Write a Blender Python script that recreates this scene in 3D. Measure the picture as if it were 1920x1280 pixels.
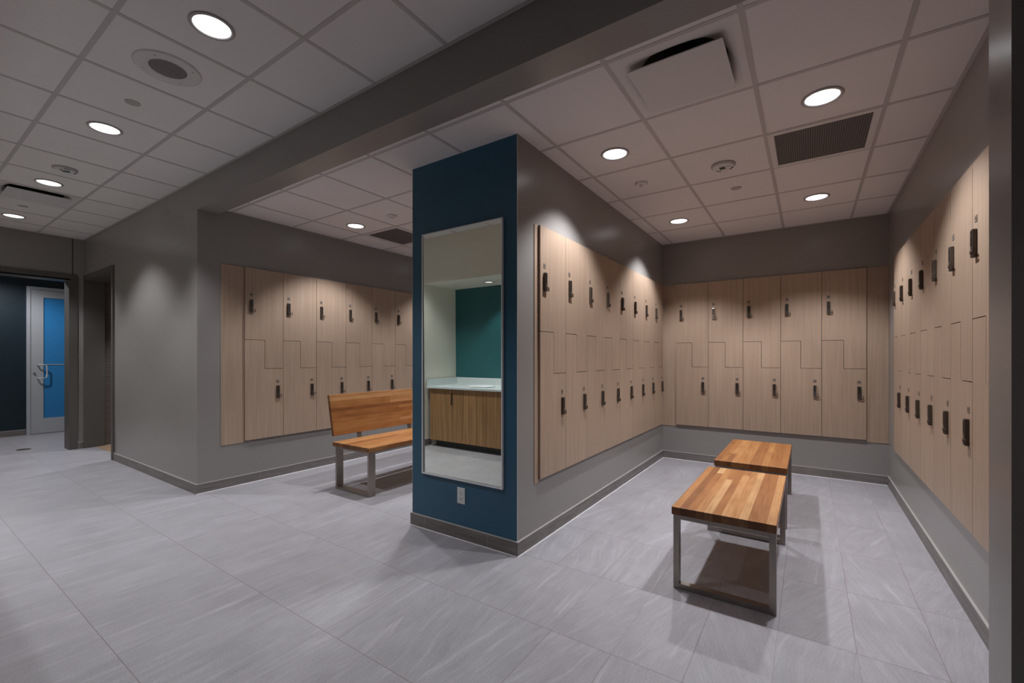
import bpy, bmesh, math, random
from mathutils import Vector, Matrix
random.seed(4)
S = bpy.context.scene
for o in list(bpy.data.objects): bpy.data.objects.remove(o, do_unlink=True)
COL = S.collection
PI = math.pi

# ------------------------------------------------------------------ camera
F, PX, PY, YAW, CAMH = 821.626, 960.0, 669.93, -0.5956, 1.3092
cd = bpy.data.cameras.new('camera'); cam = bpy.data.objects.new('camera', cd); COL.objects.link(cam)
cd.sensor_fit = 'HORIZONTAL'; cd.sensor_width = 36.0
cd.lens = F / 1920 * 36.0
cd.shift_x = 0.0; cd.shift_y = (PY - 640) / 1920
cd.clip_start = 0.02; cd.clip_end = 60
cam.location = (0, 0, CAMH); cam.rotation_euler = (PI / 2, 0, -YAW)
S.camera = cam
# ------------------------------------------------------------------ world, exposure
w = bpy.data.worlds.new('world'); S.world = w; w.use_nodes = True
w.node_tree.nodes['Background'].inputs[0].default_value = (0.02, 0.02, 0.022, 1)
w.node_tree.nodes['Background'].inputs[1].default_value = 1.0
S.view_settings.view_transform = 'Standard'
try: S.view_settings.look = 'None'
except Exception: pass
S.view_settings.gamma = 1.0
S.view_settings.use_curve_mapping = False
S.view_settings.exposure = 0.85
P_ALCOVE, P_LEFT, P_CORR, P_NICHE, P_FAR = 75.0, 64.0, 29.0, 12.0, 76.0
COLD = (0.93, 0.95, 1.0)
S.cycles.max_bounces = 10; S.cycles.diffuse_bounces = 7; S.cycles.glossy_bounces = 5
S.cycles.sample_clamp_indirect = 4.0
S.cycles.caustics_reflective = False; S.cycles.caustics_refractive = False
try: S.cycles.use_denoising = True
except Exception: pass

# ------------------------------------------------------------------ measured plan
ZC, ZC2, ZB = 2.7841, 3.0033, 2.7288            # alcove ceiling, corridor ceiling, beam underside
XC, XCL, Y1, YB = -1.5916, -2.5766, 2.4109, 5.8792   # blue dividing pier
XR, XL, YL, YS, XE = 0.6763, -4.8487, 1.7818, 1.966, -8.678
XJ = 0.4645                                       # jamb end of the near right wall

# ------------------------------------------------------------------ materials
class NT:
    def __init__(s, name):
        s.m = bpy.data.materials.new(name); s.m.use_nodes = True
        s.t = s.m.node_tree; s.b = s.t.nodes['Principled BSDF']
    def n(s, typ, **kw):
        nd = s.t.nodes.new(typ)
        for k, v in kw.items():
            if k.startswith('i_'):
                key = k[2:]; key = int(key) if key.isdigit() else key.replace('_', ' ')
                s.set(nd.inputs[key], v)
            else: setattr(nd, k, v)
        return nd
    def set(s, sock, v):
        if isinstance(v, bpy.types.NodeSocket): s.t.links.new(v, sock)
        else: sock.default_value = v
    def math(s, op, a, b=0.0, c=0.0):
        nd = s.t.nodes.new('ShaderNodeMath'); nd.operation = op
        s.set(nd.inputs[0], a); s.set(nd.inputs[1], b)
        if op in ('MULTIPLY_ADD', 'COMPARE', 'SMOOTH_MIN'): s.set(nd.inputs[2], c)
        return nd.outputs[0]
    def mix(s, f, a, b, mode='MIX'):
        nd = s.t.nodes.new('ShaderNodeMix'); nd.data_type = 'RGBA'; nd.blend_type = mode
        s.set(nd.inputs[0], f); s.set(nd.inputs[6], a); s.set(nd.inputs[7], b)
        return nd.outputs[2]
    def ramp(s, f, stops):
        nd = s.t.nodes.new('ShaderNodeValToRGB'); e = nd.color_ramp.elements
        while len(e) < len(stops): e.new(0.5)
        for i, (p, c) in enumerate(stops): e[i].position = p; e[i].color = (*c, 1)
        s.set(nd.inputs[0], f); return nd.outputs[0]
    def obj(s):
        tc = s.t.nodes.new('ShaderNodeTexCoord'); sp = s.t.nodes.new('ShaderNodeSeparateXYZ')
        s.t.links.new(tc.outputs['Object'], sp.inputs[0]); return tc.outputs['Object'], sp.outputs
    def comb(s, x, y, z):
        nd = s.t.nodes.new('ShaderNodeCombineXYZ')
        for i, v in enumerate((x, y, z)): s.set(nd.inputs[i], v)
        return nd.outputs[0]
    def noise(s, vec, scale, detail=3, rough=0.5):
        nd = s.t.nodes.new('ShaderNodeTexNoise'); s.set(nd.inputs['Vector'], vec)
        nd.inputs['Scale'].default_value = scale; nd.inputs['Detail'].default_value = detail
        nd.inputs['Roughness'].default_value = rough
        return nd.outputs['Fac']
    def white(s, vec):
        nd = s.t.nodes.new('ShaderNodeTexWhiteNoise'); nd.noise_dimensions = '3D'; s.set(nd.inputs['Vector'], vec)
        return nd.outputs['Value'], nd.outputs['Color']
    def bump(s, h, strength=0.2, dist=0.001):
        nd = s.t.nodes.new('ShaderNodeBump'); s.set(nd.inputs['Height'], h)
        nd.inputs['Strength'].default_value = strength; nd.inputs['Distance'].default_value = dist
        s.t.links.new(nd.outputs[0], s.b.inputs['Normal'])
    def out(s, col=None, rough=None, metal=None, spec=None):
        if col is not None: s.set(s.b.inputs['Base Color'], col if isinstance(col, bpy.types.NodeSocket) else (*col, 1))
        if rough is not None: s.set(s.b.inputs['Roughness'], rough)
        if metal is not None: s.b.inputs['Metallic'].default_value = metal
        if spec is not None: s.b.inputs['Specular IOR Level'].default_value = spec
        return s.m

def plain(name, col, rough=0.5, metal=0.0, spec=None, var=0.04, scale=3.0, bump=0.0, bscale=200):
    t = NT(name); v, _ = t.obj()
    n = t.noise(v, scale, 3)
    c = t.mix(n, (*[x * (1 - var) for x in col], 1), (*[min(1, x * (1 + var)) for x in col], 1))
    if bump: t.bump(t.noise(v, bscale, 2), bump, 0.0006)
    return t.out(c, rough, metal, spec)

M = {}
M['wall'] = plain('warm_grey_wall_paint', (0.255, 0.236, 0.222), 0.29, var=0.02, bump=0.12, bscale=260)
M['wall_far'] = plain('light_grey_wall_paint', (0.74, 0.70, 0.60), 0.5, var=0.02)
M['navy'] = plain('navy_teal_wallcovering', (0.022, 0.092, 0.155), 0.42, var=0.05, bump=0.15, bscale=180)
M['darknavy'] = plain('dark_navy_paint', (0.003, 0.014, 0.023), 0.5, var=0.05)
M['teal'] = plain('teal_niche_paint', (0.018, 0.10, 0.11), 0.45, var=0.03)
M['acoustic'] = plain('white_acoustic_tile', (0.73, 0.69, 0.685), 0.85, var=0.02, bump=0.25, bscale=420)
M['grid'] = plain('ceiling_grid_enamel', (0.48, 0.445, 0.44), 0.5, var=0.01)
M['white_metal'] = plain('white_enamelled_metal', (0.66, 0.63, 0.62), 0.4, var=0.01)
M['plaque'] = plain('diffuser_plaque_enamel', (0.62, 0.59, 0.585), 0.45, var=0.01)
M['dark'] = plain('dark_joint_and_shade', (0.015, 0.014, 0.013), 0.8)
M['gap_shade'] = plain('dark_brown_gap_shade', (0.02, 0.014, 0.010), 0.8)
M['steel'] = plain('brushed_steel_tube', (0.33, 0.295, 0.265), 0.36, 0.9, var=0.08, scale=20)
M['bronze'] = plain('oil_bronze_lock', (0.085, 0.064, 0.05), 0.42, 0.5, var=0.1, scale=60)
M['black'] = plain('black_rubber_keys', (0.01, 0.01, 0.01), 0.45)
M['chrome'] = plain('bright_chrome', (0.72, 0.72, 0.72), 0.18, 1.0)
M['plate'] = plain('satin_number_plate', (0.19, 0.15, 0.125), 0.45, 0.0)
M['platelight'] = plain('pale_number_plate', (0.45, 0.42, 0.39), 0.35, 0.5)
M['doortrim'] = plain('dark_bronze_door_trim', (0.085, 0.078, 0.07), 0.5, var=0.03)
M['aluminium'] = plain('satin_aluminium', (0.46, 0.475, 0.50), 0.4, 0.2)
M['brightalu'] = plain('bright_mirror_frame', (0.78, 0.78, 0.78), 0.3, 0.25)
M['floor_line'] = plain('pale_floor_line', (0.92, 0.91, 0.92), 0.4)
M['edge'] = plain('pale_metal_edge_trim', (0.55, 0.52, 0.50), 0.35, 0.4)
M['plastic'] = plain('white_plastic', (0.62, 0.62, 0.61), 0.4)
M['greyplastic'] = plain('warm_grey_plastic', (0.42, 0.38, 0.365), 0.5)
M['counter'] = plain('pale_quartz_counter', (0.62, 0.66, 0.66), 0.3, var=0.03, scale=40)
M['porcelain'] = plain('white_porcelain', (0.85, 0.87, 0.88), 0.12)
M['kick'] = plain('black_toe_kick', (0.02, 0.022, 0.02), 0.5)
M['blueglass'] = plain('blue_frosted_pane', (0.030, 0.215, 0.50), 0.35, var=0.03)
M['red'] = plain('faded_red_print', (0.35, 0.12, 0.09), 0.6)
t = NT('silvered_mirror'); t.out((0.92, 0.98, 0.91), 0.0, 1.0); M['mirror'] = t.m

def floor_mat(name, base=(0.325, 0.312, 0.328), dark=1.0, single=False):
    t = NT(name); v, (x, y, z) = t.obj()
    TW, TL = 0.3, 0.613
    u = t.math('DIVIDE', t.math('SUBTRACT', x, 0.476), TW)
    q = t.math('DIVIDE', t.math('SUBTRACT', y, 0.62), TL)
    iu = t.math('FLOOR', u); iq = t.math('FLOOR', q)
    r, rc = t.white(t.comb(iu, iq, 3.0))
    r2, _ = t.white(t.comb(iu, iq, 9.0))
    fu = t.math('MULTIPLY', t.math('SUBTRACT', u, iu), TW); fq = t.math('MULTIPLY', t.math('SUBTRACT', q, iq), TL)
    ang = t.math('MULTIPLY', t.math('SUBTRACT', r2, 0.5), t.math('ADD', 0.12, t.math('MULTIPLY', t.math('GREATER_THAN', x, -1.7), 0.75)))
    ca = t.math('COSINE', ang); sa = t.math('SINE', ang)
    a = t.math('SUBTRACT', t.math('MULTIPLY', fu, ca), t.math('MULTIPLY', fq, sa))
    b = t.math('ADD', t.math('MULTIPLY', fu, sa), t.math('MULTIPLY', fq, ca))
    # drifting warp gives the quartzite its bent strands
    warp = t.noise(t.comb(t.math('ADD', a, t.math('MULTIPLY', r, 31.0)), b, 0.0), 3.2, 2)
    a2 = t.math('ADD', a, t.math('MULTIPLY', warp, t.math('ADD', 0.02, t.math('MULTIPLY', t.math('GREATER_THAN', x, -1.7), 0.04))))
    vv = t.comb(t.math('ADD', t.math('MULTIPLY', a2, 30.0), t.math('MULTIPLY', r, 57.0)),
                t.math('MULTIPLY', b, 1.9), t.math('MULTIPLY', r, 13.0))
    streak = t.noise(vv, 1.0, 5, 0.62)
    fine = t.noise(t.comb(t.math('MULTIPLY', a2, 170.0), t.math('MULTIPLY', b, 9.0), r), 1.0, 3, 0.6)
    cloud = t.noise(t.comb(a, b, t.math('MULTIPLY', r, 40.0)), 5.0, 3)
    grain = t.noise(v, 160, 2)
    def sc(k): return tuple(min(1, c * k * dark) for c in base)
    c = t.ramp(streak, [(0.26, sc(0.55)), (0.38, sc(0.86)), (0.50, sc(0.96)), (0.58, sc(1.08)), (0.64, sc(1.45)), (0.72, sc(1.7))])
    c = t.mix(0.38, c, t.ramp(fine, [(0.3, sc(0.66)), (0.7, sc(1.38))]))
    c = t.mix(0.35, c, t.ramp(cloud, [(0.3, sc(0.76)), (0.7, sc(1.2))]))
    c = t.mix(0.22, c, t.ramp(grain, [(0.3, sc(0.5)), (0.7, sc(1.5))]))
    tone = t.ramp(r, [(0.0, (0.965, 0.96, 0.955)), (0.5, (1, 0.99, 1)), (1.0, (1.03, 1.025, 1.04))])
    c = t.mix(1.0, c, tone, 'MULTIPLY')
    g = 0.0013
    du = t.math('MINIMUM', fu, t.math('SUBTRACT', TW, fu)); dq = t.math('MINIMUM', fq, t.math('SUBTRACT', TL, fq))
    d = dq if single else t.math('MINIMUM', du, dq)
    # side joints are tight and only show here and there
    gm = t.math('MAXIMUM', t.math('LESS_THAN', dq, g), t.math('MULTIPLY', t.math('LESS_THAN', du, 0.0010), t.math('GREATER_THAN', r, 0.35)))
    c = t.mix(gm, c, (*[k * dark for k in (0.17, 0.13, 0.115)], 1))
    t.bump(t.math('ADD', t.math('MULTIPLY', streak, 0.5), t.math('MULTIPLY', gm, -2.0)), 0.15, 0.0015)
    return t.out(c, t.math('ADD', 0.30, t.math('MULTIPLY', streak, 0.22)), spec=0.5)
M['floor'] = floor_mat('grey_quartzite_floor_tile')

def base_mat():
    t = NT('grey_brown_base_tile'); v, (x, y, z) = t.obj()
    s = t.math('ADD', x, y)
    n = t.noise(t.comb(t.math('MULTIPLY', s, 3.0), t.math('MULTIPLY', z, 40.0), 0.0), 1.0, 4, 0.6)
    c = t.ramp(n, [(0.3, (0.125, 0.108, 0.100)), (0.55, (0.175, 0.155, 0.145)), (0.75, (0.24, 0.215, 0.2))])
    f = t.math('FRACT', t.math('DIVIDE', t.math('ADD', s, 40.3), 0.61))
    c = t.mix(t.math('LESS_THAN', f, 0.004), c, (0.30, 0.28, 0.27, 1))
    return t.out(c, 0.45)
M['base'] = base_mat()

def laminate(name, c0, c1, c2, sx=55.0, sz=1.3, rough=0.42):
    t = NT(name); v, (x, y, z) = t.obj()
    oi = t.n('ShaderNodeObjectInfo'); rnd = oi.outputs['Random']
    s = t.math('ADD', x, y)
    wv = t.noise(t.comb(t.math('MULTIPLY', s, 3.0), t.math('MULTIPLY', z, 0.9), t.math('MULTIPLY', rnd, 20.0)), 1.0, 2)
    s2 = t.math('ADD', s, t.math('MULTIPLY', wv, 0.05))
    n = t.noise(t.comb(t.math('ADD', t.math('MULTIPLY', s2, sx), t.math('MULTIPLY', rnd, 80.0)), t.math('MULTIPLY', z, sz), 0.0), 1.0, 5, 0.6)
    n2 = t.noise(t.comb(t.math('MULTIPLY', s, sx * 5), t.math('MULTIPLY', z, 7.0), rnd), 1.0, 2)
    c = t.ramp(n, [(0.3, c0), (0.5, c1), (0.7, c2)])
    c = t.mix(0.18, c, t.ramp(n2, [(0.3, c0), (0.7, c2)]))
    k = t.math('ADD', 0.965, t.math('MULTIPLY', rnd, 0.07))
    c = t.mix(1.0, c, t.comb(k, k, k), 'MULTIPLY')
    t.bump(n2, 0.06, 0.0005)
    return t.out(c, rough)
M['maple'] = laminate('pale_maple_laminate', (0.325, 0.228, 0.162), (0.372, 0.266, 0.193), (0.42, 0.307, 0.226))
M['walnut'] = laminate('mid_brown_walnut_laminate', (0.17, 0.078, 0.028), (0.31, 0.16, 0.066), (0.46, 0.265, 0.12), 34.0, 0.8, 0.4)

def butcher(name, wid=0.042, across='x'):
    t = NT(name); v, (x, y, z) = t.obj()
    oi = t.n('ShaderNodeObjectInfo'); rnd = oi.outputs['Random']
    a = x if across == 'x' else z
    k = t.math('FLOOR', t.math('DIVIDE', a, wid))
    r0, _ = t.white(t.comb(k, 0.0, t.math('MULTIPLY', rnd, 7.0)))
    L = t.math('DIVIDE', t.math('ADD', y, t.math('MULTIPLY', r0, 9.0)), 3.2)
    kl = t.math('FLOOR', L)
    r, _ = t.white(t.comb(k, kl, t.math('MULTIPLY', rnd, 3.0)))
    other = z if across == 'x' else x
    grain = t.noise(t.comb(t.math('ADD', t.math('MULTIPLY', a, 75.0), t.math('MULTIPLY', r, 40.0)),
                           t.math('MULTIPLY', y, 3.4), t.math('MULTIPLY', other, 30.0)), 1.0, 5, 0.62)
    blot = t.noise(t.comb(t.math('MULTIPLY', a, 10.0), t.math('MULTIPLY', y, 5.0), t.math('MULTIPLY', r, 20.0)), 1.0, 3)
    c = t.ramp(r, [(0.0, (0.22, 0.080, 0.022)), (0.3, (0.31, 0.122, 0.034)), (0.6, (0.375, 0.165, 0.052)),
                   (0.85, (0.44, 0.215, 0.082)), (1.0, (0.51, 0.30, 0.14))])
    g = t.ramp(grain, [(0.25, (0.62, 0.52, 0.42)), (0.48, (0.98, 0.97, 0.96)), (0.75, (1.22, 1.28, 1.32))])
    c = t.mix(0.8, c, g, 'MULTIPLY')
    g2 = t.ramp(blot, [(0.25, (0.74, 0.66, 0.56)), (0.5, (1, 1, 1)), (0.8, (1.1, 1.1, 1.12))])
    c = t.mix(0.7, c, g2, 'MULTIPLY')
    # the sawn end grain drinks the oil and is darker than the faces
    nrm = t.n('ShaderNodeTexCoord').outputs['Normal']; sp = t.n('ShaderNodeSeparateXYZ', i_0=nrm)
    endg = t.math('GREATER_THAN', t.math('ABSOLUTE', sp.outputs[1]), 0.7)
    c = t.mix(endg, c, t.mix(1.0, c, (0.42, 0.38, 0.36, 1), 'MULTIPLY'))
    e = t.math('FRACT', t.math('DIVIDE', a, wid))
    c = t.mix(t.math('MULTIPLY', t.math('LESS_THAN', e, 0.03), 0.5), c, (0.16, 0.07, 0.03, 1))
    return t.out(c, 0.36, spec=0.45)
M['butcher'] = butcher('butcher_block_maple')
M['butcher_back'] = butcher('butcher_block_upright', 0.036, 'z')

t = NT('perforated_return_grille'); v, (x, y, z) = t.obj()
fx = t.math('FRACT', t.math('DIVIDE', x, 0.0128)); fy = t.math('FRACT', t.math('DIVIDE', y, 0.0128))
m_ = t.math('MAXIMUM', t.math('LESS_THAN', fx, 0.22), t.math('LESS_THAN', fy, 0.22))
t.out(t.mix(m_, (0.02, 0.018, 0.017, 1), (0.20, 0.18, 0.175, 1)), 0.55); M['perf'] = t.m

t = NT('speaker_perforation'); v, (x, y, z) = t.obj()
rr = t.math('SQRT', t.math('ADD', t.math('MULTIPLY', x, x), t.math('MULTIPLY', y, y)))
ring = t.math('LESS_THAN', t.math('FRACT', t.math('DIVIDE', rr, 0.0085)), 0.45)
t.out(t.mix(ring, (0.30, 0.26, 0.25, 1), (0.015, 0.012, 0.012, 1)), 0.6); M['spk'] = t.m

t = NT('brown_wall_tile'); v, (x, y, z) = t.obj()
f = t.math('FRACT', t.math('DIVIDE', z, 0.305)); gm = t.math('LESS_THAN', f, 0.012)
n = t.noise(t.comb(t.math('MULTIPLY', y, 3.0), t.math('MULTIPLY', z, 30.0), 0.0), 1.0, 4)
c = t.ramp(n, [(0.3, (0.12, 0.098, 0.092)), (0.7, (0.17, 0.14, 0.13))])
t.out(t.mix(gm, c, (0.22, 0.19, 0.18, 1)), 0.45); M['browntile'] = t.m
M['tanfloor'] = plain('tan_wood_floor', (0.34, 0.23, 0.14), 0.5, var=0.15, scale=6)

def emis(name, col, st):
    t = NT(name); t.b.inputs['Base Color'].default_value = (0.8, 0.8, 0.8, 1)
    t.b.inputs['Emission Color'].default_value = (*col, 1); t.b.inputs['Emission Strength'].default_value = st
    return t.m
M['lens'] = emis('lit_downlight_lens', (0.92, 0.95, 1.0), 2.2)
M['lens_dim'] = emis('dim_downlight_lens', (0.9, 0.95, 0.95), 0.5)
M['reflector'] = emis('lit_reflector_cone', (0.92, 0.95, 1.0), 0.9)

# ------------------------------------------------------------------ mesh helpers
def box(bm, x0, x1, y0, y1, z0, z1, mi=0):
    vs = [bm.verts.new(p) for p in ((x0,y0,z0),(x1,y0,z0),(x1,y1,z0),(x0,y1,z0),(x0,y0,z1),(x1,y0,z1),(x1,y1,z1),(x0,y1,z1))]
    fs = []
    for q in ((3,2,1,0),(4,5,6,7),(0,1,5,4),(1,2,6,5),(2,3,7,6),(3,0,4,7)):
        f = bm.faces.new([vs[i] for i in q]); f.material_index = mi; fs.append(f)
    return fs                     # order: bottom, top, -y, +x, +y, -x
def bevel(bm, r=0.002, seg=2):
    bmesh.ops.bevel(bm, geom=list(bm.edges), offset=r, segments=seg, profile=0.5, affect='EDGES', clamp_overlap=True)
def lathe(bm, prof, n=48, mi=0, closed=False):
    rings = [[bm.verts.new((r*math.cos(2*PI*i/n), r*math.sin(2*PI*i/n), z)) for i in range(n)] for r, z in prof]
    m = len(rings)
    for k in range(m if closed else m-1):
        a, b = rings[k], rings[(k+1) % m]
        for i in range(n):
            f = bm.faces.new((a[i], a[(i+1)%n], b[(i+1)%n], b[i])); f.material_index = mi; f.smooth = True
def disc(bm, r, z, n=48, mi=0, down=True):
    vs = [bm.verts.new((r*math.cos(2*PI*i/n), r*math.sin(2*PI*i/n), z)) for i in range(n)]
    f = bm.faces.new(vs[::-1] if down else vs); f.material_index = mi
def tube(bm, pts, r, n=10, mi=0):
    pts = [Vector(p) for p in pts]; rings = []
    for i, p in enumerate(pts):
        d = (pts[min(i+1, len(pts)-1)] - pts[max(i-1, 0)]).normalized()
        up = Vector((0,0,1)) if abs(d.z) < 0.9 else Vector((1,0,0))
        a = d.cross(up).normalized(); b = d.cross(a).normalized()
        rings.append([bm.verts.new(p + a*r*math.cos(2*PI*k/n) + b*r*math.sin(2*PI*k/n)) for k in range(n)])
    for i in range(len(rings)-1):
        for k in range(n):
            f = bm.faces.new((rings[i][k], rings[i][(k+1)%n], rings[i+1][(k+1)%n], rings[i+1][k])); f.smooth = True; f.material_index = mi
    for R in (rings[0][::-1], rings[-1]):
        f = bm.faces.new(R); f.material_index = mi
def prism(bm, poly, y0, y1, mi=0):
    """poly of (x,z), extruded along y"""
    a = [bm.verts.new((x, y0, z)) for x, z in poly]; b = [bm.verts.new((x, y1, z)) for x, z in poly]
    f = bm.faces.new(a); f.material_index = mi; g = bm.faces.new(b[::-1]); g.material_index = mi
    n = len(a)
    for i in range(n):
        h = bm.faces.new((a[i], b[i], b[(i+1)%n], a[(i+1)%n])); h.material_index = mi
def link(name, bm, mats, parent=None, loc=None):
    bmesh.ops.recalc_face_normals(bm, faces=list(bm.faces))
    me = bpy.data.meshes.new(name); bm.to_mesh(me); bm.free()
    for k in (mats if isinstance(mats, (list, tuple)) else [mats]): me.materials.append(M[k])
    o = bpy.data.objects.new(name, me); COL.objects.link(o)
    if parent: o.parent = parent
    if loc: o.location = loc
    return o
def struct(name, bm, mats, label=None, parent=None):
    o = link(name, bm, mats, parent)
    if parent is None: o['kind'] = 'structure'
    if label: o['label'] = label
    return o
def sbox(name, dims, mat, label=None, parent=None):
    bm = bmesh.new(); box(bm, *dims); return struct(name, bm, mat, label, parent)
def tag(o, label, cat, group=None):
    o['label'] = label; o['category'] = cat
    if group: o['group'] = group
    return o
def thing(name, label, cat, loc=(0,0,0), rz=0.0, group=None):
    o = bpy.data.objects.new(name, None); COL.objects.link(o); o.empty_display_size = 0.1
    o.location = loc; o.rotation_euler = (0, 0, rz)
    return tag(o, label, cat, group)
def dup(o, parent=None):
    c = o.copy(); COL.objects.link(c)
    if parent: c.parent = parent
    for ch in list(o.children):
        dup(ch, c)
    return c

# ------------------------------------------------------------------ floor, walls, beam
bm = bmesh.new(); box(bm, -11.2, 0.9, -1.7, 6.05, -0.08, 0.0)
struct('floor', bm, 'floor', 'grey streaked stone tile floor of the locker room')

bm = bmesh.new(); box(bm, XR, XR+0.2, YS-0.184, YB+0.2, 0, ZC+0.3)
struct('wall_right', bm, 'wall', 'grey wall behind the lockers at the right edge')
sbox('wall_jamb', (XJ, XR, YL, YS, 0, ZC2+0.02), 'wall', 'narrow grey wall end at the right edge of the photo')
sbox('wall_back', (XL-0.2, XR, YB, YB+0.2, 0, ZC+0.3), 'wall', 'grey back wall of the alcoves')
sbox('wall_left', (XL-0.2, XL, YL, YB, 0, ZC2+0.02), 'wall', 'grey wall carrying the lockers of the left alcove')
# corridor wall with doorway 2
bm = bmesh.new()
box(bm, -7.345, XL-0.2, YL, YL+0.2, 0, ZC2+0.02)
box(bm, -8.65, -7.345, YL, YL+0.2, 2.45, ZC2+0.02)
box(bm, XE-0.2, -8.65, YL, YL+0.2, 0, ZC2+0.02)
struct('wall_corridor', bm, 'wall', 'satin grey corridor wall left of the alcoves')
# dividing pier: blue front face, grey sides
bm = bmesh.new(); fs = box(bm, XCL, XC, Y1, YB, 0, ZC+0.1); fs[2].material_index = 1
struct('wall_divider', bm, ['wall', 'navy'], 'dividing wall with a navy blue end face')
bm = bmesh.new()
for x in (XCL-0.001, XC-0.002):
    box(bm, x, x+0.003, Y1-0.0015, Y1+0.003, 0.1, ZC)
struct('trim_1', bm, 'edge', 'thin pale corner beads of the blue pier')
# beam over the alcove mouths
bm = bmesh.new(); box(bm, XL, XR, YL, YS, ZB, ZC2+0.02)
struct('wall_header', bm, 'wall', 'dark grey beam crossing above the alcove openings')
# end wall with doorway 1
bm = bmesh.new()
box(bm, XE-0.22, XE, 1.63, YL, 0, ZC2+0.02)
box(bm, XE-0.22, XE, 0.55, 1.63, 2.42, ZC2+0.02)
box(bm, XE-0.22, XE, -0.6, 0.55, 0, ZC2+0.02)
struct('wall_end', bm, 'wall', 'grey wall at the far end of the corridor')
sbox('trim_2', (XE-0.001, XE+0.003, 1.650, 1.658, 2.49, ZC2), 'dark', 'dark vertical joint line above the far doorway')
# near wall of the corridor with the vanity niche (seen in the mirror)
NY, NX0, NX1, NB, NZ = 0.226, -4.65, -2.42, -0.47, 2.355
bm = bmesh.new()
box(bm, XE-0.22, NX0, NB-0.12, NY, 0, ZC2+0.02)
box(bm, NX1, -2.3, -1.6, NY, 0, ZC2+0.02)
box(bm, NX0, NX1, NB-0.12, NY, NZ, ZC2+0.02)
struct('wall_near', bm, 'wall_far', 'pale grey wall with a vanity niche, reflected in the mirror')
sbox('wall_niche', (NX0, NX1, NB-0.1, NB, 0, NZ), 'teal', 'teal back wall of the vanity niche')
bm = bmesh.new(); box(bm, -2.3, 0.9, -1.7, -1.6, 0, ZC2+0.02); box(bm, 0.9, 1.0, -1.7, YL, 0, ZC2+0.02)
struct('wall_front', bm, 'wall', 'plain grey walls behind the camera')
# lobby beyond doorway 1
bm = bmesh.new(); fs = box(bm, -11.15, -10.95, -0.6, 3.0, 0, 2.9)
struct('wall_lobby', bm, 'darknavy', 'dark navy wall seen through the far doorway')
bm = bmesh.new(); box(bm, -11.15, XE-0.22, 2.95, 3.1, 0, 2.9); box(bm, -11.15, XE-0.22, -0.7, -0.6, 0, 2.9)
struct('wall_lobby_side', bm, 'wall_far')
sbox('ceiling_lobby', (-11.15, XE-0.22, -0.6, 3.0, 2.9, 2.95), 'acoustic')
# room beyond doorway 2
sbox('wall_shower', (-8.92, -8.72, YL+0.2, 4.2, 0, 2.8), 'browntile', 'brown tiled wall inside the side doorway')
bm = bmesh.new(); box(bm, -8.72, -6.9, 4.1, 4.2, 0, 2.8); box(bm, -6.9, -6.8, YL+0.2, 4.2, 0, 2.8)
struct('wall_shower_far', bm, 'browntile')
sbox('ceiling_shower', (-8.9, -6.8, YL+0.2, 4.2, 2.6, 2.65), 'acoustic')
sbox('floor_shower', (-8.72, -6.9, 1.90, 4.1, 0.0, 0.004), 'tanfloor', 'tan floor inside the side doorway')

# doorway trims
bm = bmesh.new()
box(bm, XE-0.24, XE+0.018, 1.615, 1.632, 0, 2.405)
box(bm, XE, XE+0.018, 1.632, 1.704, 0, 2.405)
box(bm, XE, XE+0.018, 0.50, 1.704, 2.405, 2.487)
box(bm, XE-0.24, XE+0.018, 0.56, 1.632, 2.40, 2.42)
box(bm, XE-0.24, XE+0.018, 0.54, 0.56, 0, 2.405)
struct('trim_3', bm, 'doortrim', 'dark trim around the far doorway')
bm = bmesh.new()
box(bm, -8.66, -8.645, YL-0.018, YL+0.21, 0, 2.42)
box(bm, -8.66, -7.33, YL-0.018, YL, 2.42, 2.487)
box(bm, -8.66, -7.345, YL, YL+0.21, 2.42, 2.45)
box(bm, -7.40, -7.33, YL-0.018, YL, 0, 2.42)
box(bm, -7.40, -7.345, YL, YL+0.21, 0, 2.42)
struct('trim_4', bm, 'doortrim', 'dark trim around the side doorway')

# ------------------------------------------------------------------ baseboards
BT, BH = 0.012, 0.092
def baseboard(name, segs, floor_line=True, label=None):
    bm = bmesh.new()
    for (x0, x1, y0, y1) in segs:
        box(bm, x0, x1, y0, y1, 0, BH, 0)
        box(bm, x0, x1, y0, y1, BH, BH+0.005, 1)
    for f in bm.faces: pass
    o = struct(name, bm, ['base', 'edge'], label)
    return o
e = BT
baseboard('baseboard_divider', [(XCL-e, XC+e, Y1-e, Y1), (XC, XC+e, Y1, YB-e), (XCL-e, XCL, Y1, YB-e)], label='grey tile base around the blue pier')
baseboard('baseboard_right', [(XR-e, XR, YS, YB-e)], label='grey tile base below the right lockers')
baseboard('baseboard_back', [(XC, XR, YB-e, YB), (XL+e, XCL, YB-e, YB)], label='grey tile base along the back wall')
baseboard('baseboard_left', [(XL, XL+e, YL-e, YB-e), (-7.33, XL, YL-e, YL)], label='grey tile base around the left wall corner')
baseboard('baseboard_end', [(XE, XE+e, 1.704, YL)], label='short grey tile base between the two doorways')
baseboard('baseboard_lobby', [(-10.95, -10.95+e, -0.6, 1.52)], label='grey base along the navy lobby wall')
baseboard('baseboard_niche', [(NX0, NX0+e, 0.10, NY), (XE, NX0+e, NY, NY+e)], label='grey base beside the vanity')
bm = bmesh.new()
c = 0.005
box(bm, XL+e, XL+e+c, YL-e, YB-e, 0, 0.006); box(bm, XC+e, XR-e, YB-e-c, YB-e, 0, 0.004)
box(bm, XC+e, XC+e+c, Y1-e, YB-e, 0, 0.004); box(bm, XCL-e, XC+e, Y1-e-c, Y1-e, 0, 0.004)
struct('trim_5', bm, 'floor_line', 'thin pale line along the floor edge')  # narrow pale strip at the foot of some baseboards

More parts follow.
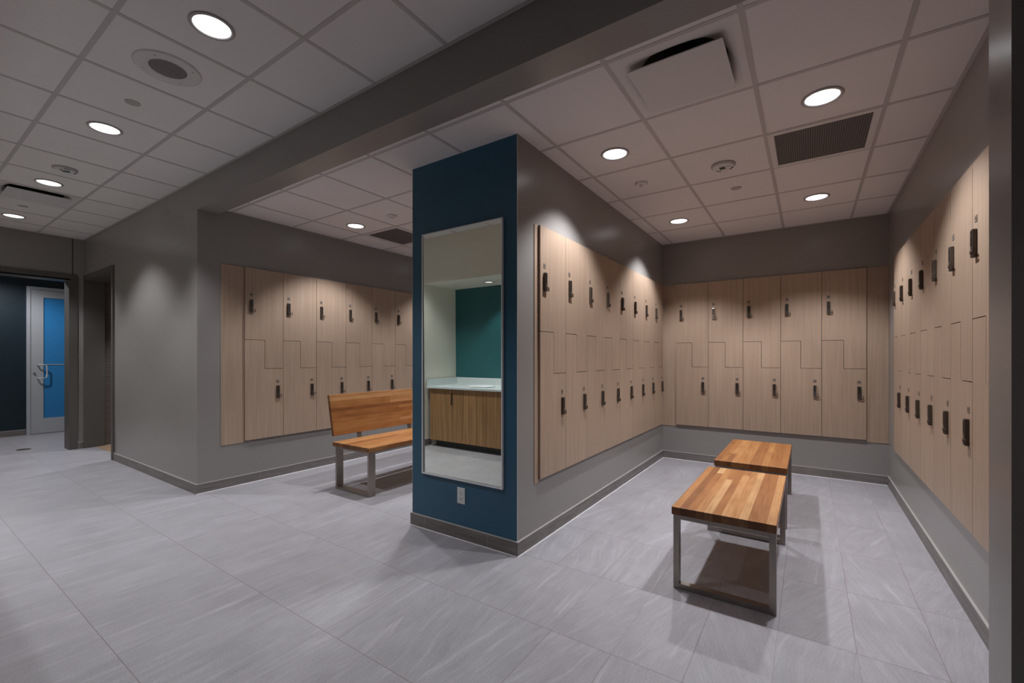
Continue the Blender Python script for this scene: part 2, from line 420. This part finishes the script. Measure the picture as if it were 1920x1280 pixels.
# ------------------------------------------------------------------ suspended ceilings
def ceiling(name, x0, x1, y0, y1, z, xs, ys, skip, label):
    xs = sorted(v for v in xs if x0 < v < x1); ys = sorted(v for v in ys if y0 < v < y1)
    X = [x0] + xs + [x1]; Y = [y0] + ys + [y1]
    bm = bmesh.new()
    for i in range(len(X)-1):
        for j in range(len(Y)-1):
            mx, my = (X[i]+X[i+1])/2, (Y[j]+Y[j+1])/2
            if any(abs(mx-a) < 0.2 and abs(my-b) < 0.2 for a, b in skip): continue
            box(bm, X[i], X[i+1], Y[j], Y[j+1], z, z+0.016)
    struct(name, bm, 'acoustic', label)
    bm = bmesh.new(); h = 0.012
    for v in xs: box(bm, v-h, v+h, y0, y1, z-0.0022, z-0.0002)
    for v in ys: box(bm, x0, x1, v-h, v+h, z-0.0020, z-0.0002)
    for a, b, c_, d in ((x0, x0+0.02, y0, y1), (x1-0.02, x1, y0, y1), (x0, x1, y0, y0+0.02), (x0, x1, y1-0.02, y1)):
        box(bm, a, b, c_, d, z-0.0030, z-0.0024)
    struct('ceiling_grid', bm, 'grid', 'thin metal grid of the ' + label)
GY = [3.3437 + 0.6309*j for j in range(-2, 5)]
GXR = [-1.4596 + 0.6096*i for i in range(0, 4)]
GXL = [-2.0692] + [-2.66 - 0.592*i for i in range(0, 4)]
ceiling('ceiling', XL, XR, YS, YB, ZC, GXR + GXL, GY, [(-0.545, 2.40), (0.065, 3.66), (-4.14, 3.66)], 'white tiled ceiling over the alcoves')
GX2 = [-2.2223 - 0.595*i for i in range(-5, 11)]
ceiling('ceiling', XE, 0.9, -1.6, YL, ZC2, GX2, [0.6847 + 0.6229*k for k in range(-4, 2)], [(-6.685, 0.996)], 'white tiled ceiling over the corridor')
bm = bmesh.new(); box(bm, XL, XR, YS-0.0, YS+0.014, ZB+0.02, ZB+0.024); box(bm, XL, XR, YS, YS+0.002, ZB+0.02, ZC)
struct('trim_6', bm, 'white_metal', 'pale edge strip along the inside of the beam')

# ------------------------------------------------------------------ fixtures in the ceiling
def spot(name, parent, z, power, size=118, blend=0.5, rad=0.05):
    l = bpy.data.lights.new(name, 'SPOT'); l.energy = power; l.color = COLD
    l.spot_size = math.radians(size); l.spot_blend = blend; l.shadow_soft_size = rad
    o = bpy.data.objects.new(name, l); COL.objects.link(o); o.parent = parent; o.location = (0, 0, z)
    return o
def downlight(loc, power, label, group, r=0.1, lens='lens', size=108):
    t = thing('recessed_downlight', label, 'light', loc, 0, group)
    bm = bmesh.new()
    lathe(bm, [(r, -0.0005), (r+0.001, -0.005), (r-0.004, -0.0085), (r-0.014, -0.0085), (r-0.018, -0.003), (r-0.018, -0.0005)], closed=True)
    link('trim_ring', bm, 'greyplastic', t)
    bm = bmesh.new(); disc(bm, r-0.0185, -0.0028)
    link('lens', bm, lens, t)
    spot('lamp', t, -0.016, power, size)
    return t
AL = 'round downlights over the alcoves'; CL = 'round downlights in the corridor ceiling'
downlight((-1.163, 3.045, ZC), P_ALCOVE, 'lit round downlight nearest the blue pier over the right alcove', AL)
downlight((0.062, 3.038, ZC), P_ALCOVE, 'lit round downlight next to the dark return grille in the right alcove', AL)
downlight((-1.163, 4.93, ZC), P_ALCOVE, 'lit round downlight in the back left corner of the right alcove ceiling', AL)
downlight((0.058, 4.905, ZC), P_ALCOVE, 'lit round downlight near the back right lockers', AL)
downlight((-4.202, 3.081, ZC), P_LEFT, 'lit round downlight over the bench in the left alcove', AL)
downlight((-3.0, 3.081, ZC), P_LEFT, 'lit round downlight hidden behind the blue pier, front one', AL)
downlight((-4.202, 4.93, ZC), P_LEFT, 'lit round downlight at the back of the left alcove', AL)
downlight((-3.0, 4.93, ZC), P_LEFT, 'lit round downlight hidden behind the blue pier, rear one', AL)
downlight((-2.528, 0.995, ZC2), P_CORR*1.35, 'largest lit downlight, beside the round speaker', CL, size=106)
downlight((-4.307, 0.993, ZC2), P_CORR*2.4, 'lit corridor downlight between the blank cover plate and the smoke detector', CL, size=106)
downlight((-6.099, 0.998, ZC2), P_CORR*2.3, 'lit corridor downlight beside the square air diffuser', CL, size=106)
downlight((-7.869, 0.995, ZC2), P_CORR*2.0, 'farthest lit corridor downlight near the doorways', CL, size=106)
downlight((-0.75, 0.995, ZC2), P_CORR*0.4, 'corridor downlight above the camera, outside the photo', CL, size=106)
downlight((-3.75, -0.16, NZ), P_NICHE, 'small downlight in the vanity niche seen in the mirror', None, 0.075, 'lens_dim', 84)
downlight((-3.0, -0.16, NZ), P_NICHE, 'small downlight at the hidden end of the vanity niche', None, 0.075, 'lens_dim', 84)
downlight((-9.9, 0.95, 2.9), P_FAR, 'lobby downlight beyond the far doorway', None, size=150)
downlight((-7.9, 3.0, 2.6), 60.0, 'downlight inside the side doorway', None)

def low_disc(name, loc, r, h, label, cat, mat='greyplastic', group=None):
    bm = bmesh.new(); lathe(bm, [(r, -0.0005), (r, -h*0.6), (r-h*0.5, -h)], 40); disc(bm, r-h*0.5, -h, 40)
    o = link(name, bm, mat, None, loc); return tag(o, label, cat, group)
low_disc('cover_plate', (-3.723, 0.997, ZC2), 0.042, 0.004, 'small blank round ceiling plate between the speaker and a downlight', 'cover plate')
low_disc('cover_plate', (-7.284, 0.99, ZC2), 0.042, 0.004, 'small blank round ceiling plate past the corridor air diffuser', 'cover plate')
low_disc('cover_plate', (-0.526, 4.255, ZC), 0.042, 0.004, 'small blank round ceiling plate behind the smoke detector in the right alcove', 'cover plate')

def sensor(loc, label):
    t = thing('occupancy_sensor', label, 'sensor', loc, 0, 'round occupancy sensors')
    bm = bmesh.new(); lathe(bm, [(0.052, -0.0005), (0.052, -0.010), (0.044, -0.018)], 36); disc(bm, 0.044, -0.018, 36)
    link('housing', bm, 'white_metal', t)
    bm = bmesh.new(); lathe(bm, [(0.020, -0.018), (0.018, -0.028), (0.010, -0.034)], 24); disc(bm, 0.010, -0.034, 24)
    link('lens_dome', bm, 'plastic', t)
    bm = bmesh.new(); box(bm, -0.026, -0.006, 0.018, 0.028, -0.0195, -0.0175)
    link('indicator_window', bm, 'black', t)
sensor((-1.172, 3.683, ZC), 'small white round sensor over the lockers of the blue pier')
sensor((-3.59, 3.072, ZC), 'small white round sensor in the left alcove ceiling')

def detector(loc, label, rz):
    t = thing('smoke_detector', label, 'smoke detector', loc, rz, 'round smoke detector bases')
    bm = bmesh.new(); lathe(bm, [(0.085, -0.0005), (0.085, -0.010), (0.080, -0.014)], 48); disc(bm, 0.080, -0.014, 48)
    link('base', bm, 'greyplastic', t)
    bm = bmesh.new(); lathe(bm, [(0.074, -0.014), (0.073, -0.020), (0.066, -0.022)], 48); disc(bm, 0.066, -0.022, 48)
    link('head', bm, 'plastic', t)
    for a0, a1 in ((1.9, 2.5), (0.25, 1.0)):
        n = 10; bm = bmesh.new()
        P = [(r_*math.cos(a0+(a1-a0)*k/n), r_*math.sin(a0+(a1-a0)*k/n)) for r_, ks in ((0.060, range(n+1)), (0.073, range(n, -1, -1))) for k in ks]
        bm.faces.new([bm.verts.new((x, y, -0.0225)) for x, y in P])
        link('vent_slot', bm, 'black', t)
    bm = bmesh.new()
    for i in range(3): box(bm, -0.026, 0.014, -0.012+i*0.012, -0.006+i*0.012, -0.0235, -0.0218)
    for i in range(3): box(bm, -0.022+i*0.014, -0.018+i*0.014, -0.026, 0.018, -0.0235, -0.0218)
    box(bm, -0.026, 0.014, 0.018, 0.028, -0.0235, -0.0218)
    link('contact_grid', bm, 'black', t)
    bm = bmesh.new()
    for i in range(4): box(bm, 0.022+i*0.008, 0.027+i*0.008, -0.020, -0.006, -0.0235, -0.0218)
    link('printed_mark', bm, 'red', t)
detector((-0.544, 3.687, ZC), 'round smoke detector with dark slots between two right alcove downlights', 0.0)
detector((-5.529, 1.006, ZC2), 'round smoke detector with dark slots in the corridor ceiling', -0.6)

# speaker
t = thing('ceiling_speaker', 'large round perforated ceiling speaker beside the nearest corridor downlight', 'speaker', (-3.112, 0.996, ZC2))
bm = bmesh.new(); lathe(bm, [(0.163, -0.0005), (0.160, -0.007), (0.150, -0.009), (0.094, -0.0075), (0.090, -0.0045)], 56)
link('flange', bm, 'plaque', t)
bm = bmesh.new(); disc(bm, 0.0905, -0.0046, 56); link('grille', bm, 'spk', t)
for k in range(4):
    a = PI/4 + k*PI/2
    bm = bmesh.new(); disc(bm, 0.004, 0.0, 12)
    link('screw', bm, 'bronze', t, (0.13*math.cos(a), 0.13*math.sin(a), -0.0092))

# square plaque diffusers
def diffuser(cx, cy, z, sx, sy, label, ps=0.222):
    t = thing('air_diffuser', label, 'air diffuser', (cx, cy, z), 0, 'square plaque air diffusers')
    hx, hy = sx/2-0.001, sy/2-0.001; inner = ps+0.036
    bm = bmesh.new()
    ix = inner
    for a, b, c_, d in ((-hx, -ix, -hy, hy), (ix, hx, -hy, hy), (-ix, ix, -hy, -ix), (-ix, ix, ix, hy)):
        box(bm, a, b, c_, d, -0.0012, 0.012)
    link('frame', bm, 'white_metal', t)
    bm = bmesh.new()
    # square mouth easing into a round neck
    n = 64; rings = []
    for q in range(7):
        f_ = q/6.0; R_ = []
        for k in range(n):
            a = 2*PI*k/n; ca, sa = math.cos(a), math.sin(a); m_ = max(abs(ca), abs(sa))
            sx_, sy_ = ix*ca/m_, ix*sa/m_
            g_ = f_**0.8
            R_.append(bm.verts.new((sx_*(1-g_)+0.212*ca*g_, sy_*(1-g_)+0.212*sa*g_, -0.0012+0.045*f_**1.6)))
        rings.append(R_)
    for R0, R1 in zip(rings[:-1], rings[1:]):
        for k in range(n):
            fc = bm.faces.new((R0[k], R0[(k+1) % n], R1[(k+1) % n], R1[k])); fc.smooth = True
    link('throat', bm, 'white_metal', t)
    bm = bmesh.new(); lathe(bm, [(0.2125, 0.0436), (0.205, 0.085), (0.205, 0.1)], 48); disc(bm, 0.205, 0.09, 48); box(bm, -ix-0.01, ix+0.01, -ix-0.01, ix+0.01, 0.101, 0.105); link('duct_neck', bm, 'dark', t)  # neck coloured near-black, painting in the shade above the plaque
    bm = bmesh.new(); box(bm, -ps, ps, -ps, ps, -0.030, -0.024); bevel(bm, 0.0015)
    link('plaque', bm, 'plaque', t)
    for sx_ in (-1, 1):
        for sy_ in (-1, 1):
            bm = bmesh.new(); box(bm, sx_*0.07-0.005, sx_*0.07+0.005, sy_*0.07-0.005, sy_*0.07+0.005, -0.024, 0.089)
            link('hanger', bm, 'dark', t)
diffuser(-0.545, 2.3975, ZC, 0.6096, 0.6309, 'square white air diffuser with dropped plaque at the front of the right alcove')
diffuser(-6.685, 0.996, ZC2, 0.595, 0.6229, 'square air diffuser in the dim corridor ceiling at the left edge')
# fill margin around the right alcove diffuser cell
def grille(cx, cy, z, sx, sy, label):
    t = thing('return_grille', label, 'vent', (cx, cy, z), 0, 'dark perforated return grilles')
    hx, hy = sx/2-0.010, sy/2-0.010; ix, iy = hx-0.036, hy-0.036
    bm = bmesh.new()
    for a, b, c_, d in ((-hx, -ix, -hy, hy), (ix, hx, -hy, hy), (-ix, ix, -hy, -iy), (-ix, ix, iy, hy)):
        box(bm, a, b, c_, d, -0.004, 0.012)
    link('frame', bm, 'white_metal', t)
    bm = bmesh.new(); box(bm, -ix, ix, -iy, iy, 0.0, 0.006); link('perforated_face', bm, 'perf', t)
grille(0.0645, 3.659, ZC, 0.6096, 0.6309, 'dark square return grille in the right alcove ceiling')
grille(-4.14, 3.659, ZC, 0.592, 0.6309, 'dark square return grille in the left alcove ceiling')

# ------------------------------------------------------------------ lockers
Z0, ZT, ZH, ZLO = 0.447, 2.247, 1.495, 1.190
def arc(cx, cz, r, a0, a1, n=4):
    return [(cx + r*math.cos(a0+(a1-a0)*k/n), cz + r*math.sin(a0+(a1-a0)*k/n)) for k in range(n+1)]
def locker_shape(W, upper, g=0.0021):
    """outline (x,z) of one half of a Z pair; rounded at the step"""
    h = W/2; r = 0.008
    if upper:
        p = [(g, ZH+g)]
        p += arc(h+g-r-2*g+2*g, ZH+g-r, r, PI/2, 0)      # convex corner of the gap
        p += arc(h+g+r, ZLO+g+r, r, PI, 1.5*PI)
        p += [(W-g, ZLO+g), (W-g, ZT-g), (g, ZT-g)]
    else:
        p = [(g, Z0+g), (W-g, Z0+g), (W-g, ZLO-g)]
        p += arc(h-g+r, ZLO-g+r, r, 1.5*PI, PI)
        p += arc(h-g-r, ZH-g-r, r, 0, PI/2)
        p += [(g, ZH-g)]
    return p
def make_locker(W, upper, metal='bronze'):
    t = thing('locker', '', 'locker')
    bm = bmesh.new(); prism(bm, locker_shape(W, upper), -0.022, -0.004)
    door = link('door', bm, 'maple', t)
    bm = bmesh.new(); prism(bm, locker_shape(W, upper, 0.0002), -0.004, 0.0)
    link('gap_shade_plate', bm, 'gap_shade', t)  # thin plate behind the door, coloured dark to paint shade into the gaps
    cx = 0.060 if upper else W-0.062
    zp, zl = (1.965, 1.782) if upper else (1.050, 0.872)
    bm = bmesh.new(); box(bm, cx-0.016, cx+0.016, -0.0245, -0.022, zp-0.016, zp+0.016, 0); bevel(bm, 0.0015)
    box(bm, cx-0.005, cx+0.005, -0.0249, -0.0244, zp-0.004, zp+0.005, 1)
    link('number_plate', bm, ['plate', 'black'], t)
    # keypad lock
    w2 = 0.0155
    bm = bmesh.new()
    box(bm, cx-w2, cx+w2, -0.040, -0.022, zl, zl+0.133); bevel(bm, 0.003)
    k = link('lock', bm, metal, t)
    bm = bmesh.new()
    for i in range(7):
        zz = zl+0.056+i*0.0102
        box(bm, cx-0.008, cx+0.008, -0.0418, -0.0398, zz, zz+0.0066)
    link('keypad', bm, 'black', k)
    bm = bmesh.new()
    tube(bm, [(cx, -0.040, zl+0.026), (cx, -0.0435, zl+0.026)], 0.010, 14)
    link('knob', bm, metal, k)
    bm = bmesh.new()
    xa, xb, za, zb_ = cx+0.010, cx+0.036, zl+0.004, zl+0.032; s_ = 0.0042
    for a, b, c_, d in ((xa, xb, za, za+s_), (xa, xb, zb_-s_, zb_), (xb-s_, xb, za, zb_), (xa, xa+s_, za, zb_)):
        box(bm, a, b, -0.0415, -0.035, c_, d)
    link('hasp', bm, metal, k)
    return t
ORD = ['first', 'second', 'third', 'fourth', 'fifth', 'sixth', 'seventh', 'eighth', 'ninth']
cache = {}
def locker(W, upper, loc, rz, label, group, metal='bronze'):
    key = (W, upper, metal)
    if key not in cache:
        o = cache[key] = make_locker(W, upper, metal)
    else: o = dup(cache[key])
    o.location = loc; o.rotation_euler = (0, 0, rz)
    tag(o, label, 'locker', group)
LW = 0.3935
row = {True: 'upper', False: 'lower'}
for i in range(8):
    for up in (True, False):
        locker(LW, up, (XC, 2.671+LW*i, 0), PI/2, '%s pale maple locker on the pier wall, %s column from the blue end' % (row[up], ORD[i]), 'maple lockers on the pier wall')
BW = 0.3826
for i in range(5):
    for up in (True, False):
        chrome = (up and i == 1) or (not up and i == 3)
        locker(BW, up, (-1.415+BW*i, YB, 0), 0, '%s maple locker on the back wall%s, %s column from left' % (row[up], ' with bright silver lock' if chrome else '', ORD[i]),
               'maple lockers on the back wall', 'chrome' if chrome else 'bronze')
for i in range(7):
    for up in (True, False):
        locker(LW, up, (XR, 5.3635-LW*i, 0), -PI/2, '%s pale maple locker on the right wall, %s column from the back corner' % (row[up], ORD[i]), 'maple lockers on the right wall')
for i in range(9):
    for up in (True, False):
        locker(LW+0.004, up, (XL, 2.203+(LW+0.004)*i, 0), PI/2, '%s pale maple locker in the left alcove, %s column from the corridor' % (row[up], ORD[i]), 'maple lockers in the left alcove')

def filler(dims, label):
    bm = bmesh.new(); box(bm, *dims)
    o = link('filler_panel', bm, 'maple'); tag(o, label, 'panel', 'flat maple filler panels beside the lockers')
filler((XC, XC+0.005, 2.622, 2.670, 0.425, 2.245), 'thin maple filler strip beside the first locker of the pier wall')
filler((XC+0.001, -1.4155, YB-0.005, YB, 0.425, 2.247), 'narrow maple filler panel left of the back wall lockers')
filler((0.4985, XR-0.001, YB-0.005, YB, 0.425, 2.247), 'wide maple filler panel right of the back wall lockers')
filler((XL, XL+0.005, 1.985, 2.2025, 0.430, 2.243), 'tall maple filler panel left of the left alcove lockers')
filler((XR-0.005, XR, 5.364, 5.46, 0.425, 2.245), 'maple filler strip at the back end of the right wall lockers')

# ------------------------------------------------------------------ benches
def bar(bm, x0, x1, y0, y1, z0, z1): box(bm, x0, x1, y0, y1, z0, z1)
def loop_frame(bm, w, y0, d, s, h):
    """rectangular tube loop in the xz plane, from x=0..w"""
    box(bm, 0, s, y0, y0+d, 0, h); box(bm, w-s, w, y0, y0+d, 0, h)
    box(bm, s, w-s, y0, y0+d, 0, s); box(bm, s, w-s, y0, y0+d, h-s, h)
def make_bench():
    t = thing('bench', '', 'bench')
    W, L, H = 0.503, 1.11, 0.470
    bm = bmesh.new(); box(bm, -W/2-0.003, W/2+0.003, 0, L, H-0.044, H); bevel(bm, 0.003)
    link('seat', bm, 'butcher', t)
    for y0 in (0.030, L-0.068):
        bm = bmesh.new(); loop_frame(bm, W, 0, 0.038, 0.0315, H-0.044); bmesh.ops.translate(bm, verts=bm.verts, vec=(-W/2, 0, 0))
        o = link('leg_frame', bm, 'steel', t); o.location = (0, y0, 0)
    for sx in (-1, 1):
        bm = bmesh.new(); box(bm, -0.014, 0.014, 0.068, L-0.068, H-0.072, H-0.044)
        o = link('rail', bm, 'steel', t); o.location = (sx*(W/2-0.016), 0, 0)
    return t
b1 = make_bench(); b1.location = (-0.388, 2.552, 0)
tag(b1, 'short butcher-block bench on a steel frame, nearest the camera', 'bench', 'backless butcher-block benches')
b2 = dup(b1); b2.location = (-0.390, 3.905, 0)
tag(b2, 'short butcher-block bench on a steel frame, behind the nearest one', 'bench', 'backless butcher-block benches')

t = thing('backed_bench', 'butcher-block bench with a slanted backrest in the left alcove', 'bench', (-3.64, 2.605, 0))
L = 1.83
bm = bmesh.new(); box(bm, -0.28, 0.28, 0, L, 0.428, 0.470); bevel(bm, 0.003); link('seat', bm, 'butcher', t)
bm = bmesh.new()
prism(bm, [(-0.308, 0.520), (-0.343, 0.512), (-0.425, 0.922), (-0.390, 0.930)], 0.035, L); bevel(bm, 0.002)
link('backrest', bm, 'butcher_back', t)
for y0 in (0.030, L-0.105):
    bm = bmesh.new(); s_ = 0.024
    box(bm, -0.278, -0.278+s_, 0, 0.075, 0, 0.428); box(bm, 0.242-s_, 0.242, 0, 0.075, 0, 0.428)
    box(bm, -0.278+s_, 0.242-s_, 0, 0.075, 0, s_); box(bm, -0.278+s_, 0.242-s_, 0, 0.075, 0.428-s_, 0.428); bevel(bm, 0.002)
    o = link('leg_frame', bm, 'steel', t); o.location = (0, y0, 0)
for y0 in (0.325, 1.03, 1.55):
    bm = bmesh.new()
    prism(bm, [(-0.300, 0.395), (-0.312, 0.395), (-0.437, 0.88), (-0.425, 0.88)], 0, 0.052)
    prism(bm, [(-0.300, 0.395), (-0.10, 0.395), (-0.10, 0.428), (-0.300, 0.428)], 0, 0.052)
    o = link('back_post', bm, 'steel', t); o.location = (0, y0, 0)
for x0 in (-0.20, 0.17):
    bm = bmesh.new(); box(bm, x0, x0+0.028, 0.105, L-0.105, 0.400, 0.428); link('rail', bm, 'steel', t)

# ------------------------------------------------------------------ mirror and outlet on the blue pier
mx0, mx1, mz0, mz1 = -2.457, -1.698, 0.423, 2.249
t = thing('wall_mirror', 'tall slim metal-framed mirror on the navy blue pier', 'mirror', ((mx0+mx1)/2, Y1, (mz0+mz1)/2))
hw, hh = (mx1-mx0)/2, (mz1-mz0)/2
bm = bmesh.new(); s_ = 0.011
for a, b, c_, d in ((-hw, -hw+s_, -hh, hh), (hw-s_, hw, -hh, hh), (-hw+s_, hw-s_, -hh, -hh+s_), (-hw+s_, hw-s_, hh-s_, hh)):
    box(bm, a, b, -0.020, 0, c_, d)
bevel(bm, 0.0015); link('frame', bm, 'brightalu', t)
bm = bmesh.new(); box(bm, -hw+s_, hw-s_, -0.0025, 0.0025, -hh+s_, hh-s_)
o = link('glass', bm, 'mirror', t); o.location = (0, -0.0085, 0); o.rotation_euler = (0.0047, 0, 0)
t = thing('wall_outlet', 'white duplex power outlet below the mirror on the blue pier', 'outlet', (-2.074, Y1, 0.314))
bm = bmesh.new(); box(bm, -0.036, 0.036, -0.006, 0, -0.058, 0.058); bevel(bm, 0.002); link('cover_plate', bm, 'plastic', t)
for zz in (-0.020, 0.020):
    bm = bmesh.new(); box(bm, -0.0165, 0.0165, -0.008, -0.0055, zz-0.014, zz+0.014); bevel(bm, 0.001)
    r_ = link('receptacle', bm, 'plastic', t)
    bm = bmesh.new()
    box(bm, -0.0085, -0.0060, -0.0084, -0.0078, zz-0.001, zz+0.008); box(bm, 0.0060, 0.0085, -0.0084, -0.0078, zz-0.001, zz+0.008)
    box(bm, -0.0025, 0.0025, -0.0084, -0.0078, zz-0.010, zz-0.005)
    link('slots', bm, 'black', r_)

# ------------------------------------------------------------------ vanity seen in the mirror
VX0, VX1, VF = -4.585, -2.44, 0.176
t = thing('vanity_cabinet', 'walnut brown vanity cabinet seen in the mirror', 'cabinet', ((VX0+VX1)/2, -0.15, 0))
ox, oy = (VX0+VX1)/2, -0.15
bm = bmesh.new(); box(bm, VX0-ox, VX1-ox, NB-oy+0.002, VF-0.02-oy, 0.095, 0.842); link('body', bm, 'walnut', t)
bm = bmesh.new(); box(bm, VX0+0.05-ox, VX1-ox, NB-oy+0.002, 0.10-oy, 0.0, 0.095); link('toe_kick', bm, 'kick', t)
xs = [VX0, -4.147, -3.722, -3.297, -2.872, VX1]
for i in range(5):
    bm = bmesh.new(); box(bm, xs[i]+0.0015-ox, xs[i+1]-0.0015-ox, VF-0.02-oy, VF-oy, 0.095, 0.836)
    d = link('door', bm, 'walnut', t)
    if i == 0:
        bm = bmesh.new(); box(bm, xs[i+1]-0.022-ox, xs[i+1]-0.008-ox, VF-oy, VF+0.018-oy, 0.62, 0.78); bevel(bm, 0.002)
        link('handle', bm, 'bronze', d)
bm = bmesh.new(); box(bm, VX0-0.045, VX1, NB+0.002, VF+0.03, 0.843, 0.868)
o = link('countertop', bm, 'counter'); tag(o, 'pale grey stone countertop on the vanity, seen in the mirror', 'countertop')
bm = bmesh.new(); box(bm, VX0-0.045, VX1, NB+0.002, NB+0.022, 0.868, 0.972); box(bm, VX0-0.045, VX0-0.027, NB+0.022, VF+0.02, 0.868, 0.972)
o = link('backsplash', bm, 'counter'); tag(o, 'low pale stone backsplash round the vanity counter in the mirror', 'backsplash')
t = thing('wash_basin', 'white oval basin rim on the vanity counter in the mirror', 'basin', (-3.86, -0.11, 0.868))
bm = bmesh.new(); lathe(bm, [(0.15, 0.0), (0.19, 0.006), (0.195, 0.014), (0.185, 0.018), (0.165, 0.012), (0.12, 0.003), (0.03, 0.001)], 48)
bmesh.ops.scale(bm, vec=(1.15, 0.85, 1), verts=bm.verts); link('bowl', bm, 'porcelain', t)
bm = bmesh.new(); disc(bm, 0.035, 0.0012, 24, 0, False); link('drain', bm, 'chrome', t)

# ------------------------------------------------------------------ lobby door (door_1), floor drain
dx = -10.95
t = thing('door_1', 'pale metal door with a tall blue frosted pane, beyond the far doorway', 'door', (dx, 2.02, 0)); t['kind'] = 'structure'
def lb(name, y0, y1, z0, z1, x0, x1, mat, parent=t):
    bm = bmesh.new(); box(bm, x0, x1, y0-2.02, y1-2.02, z0, z1); return link(name, bm, mat, parent)
bm = bmesh.new()
for y0, y1, z0, z1 in ((1.523, 1.566, 0, 2.513), (2.49, 2.533, 0, 2.513), (1.566, 2.49, 2.468, 2.513)):
    box(bm, 0, 0.05, y0-2.02, y1-2.02, z0, z1)
link('door_frame', bm, 'aluminium', t)
bm = bmesh.new()
for y0, y1, z0, z1 in ((1.569, 1.721, 0.008, 2.465), (2.335, 2.487, 0.008, 2.465), (1.721, 2.335, 2.34, 2.465), (1.721, 2.335, 0.008, 0.264)):
    box(bm, 0.0, 0.035, y0-2.02, y1-2.02, z0, z1)
leaf = link('door_leaf', bm, 'aluminium', t)
lb('glass_pane', 1.721, 2.335, 0.264, 2.34, 0.008, 0.02, 'blueglass')
lb('crossbar', 1.721, 2.335, 1.180, 1.193, 0.02, 0.028, 'aluminium')
bm = bmesh.new()
yy = lambda v: v-2.02
tube(bm, [(0.035, yy(1.650), 1.183), (0.085, yy(1.650), 1.183), (0.095, yy(1.67), 1.183), (0.095, yy(1.735), 1.180), (0.095, yy(1.752), 1.165),
          (0.095, yy(1.755), 1.07), (0.095, yy(1.752), 0.972), (0.095, yy(1.735), 0.955), (0.095, yy(1.67), 0.952), (0.085, yy(1.650), 0.952), (0.035, yy(1.650), 0.952)], 0.011)
link('door_handle', bm, 'aluminium', leaf)
bm = bmesh.new(); tube(bm, [(0.035, yy(1.612), 1.04), (0.055, yy(1.612), 1.04)], 0.014, 16); link('lock_cylinder', bm, 'chrome', leaf)
bm = bmesh.new(); lathe(bm, [(0.075, 0.0005), (0.073, 0.003)], 40); disc(bm, 0.073, 0.003, 40, 0, False)
o = link('floor_drain', bm, 'bronze', None, (-9.25, 1.262, 0)); tag(o, 'dark round floor drain in the lobby beyond the far doorway', 'drain')
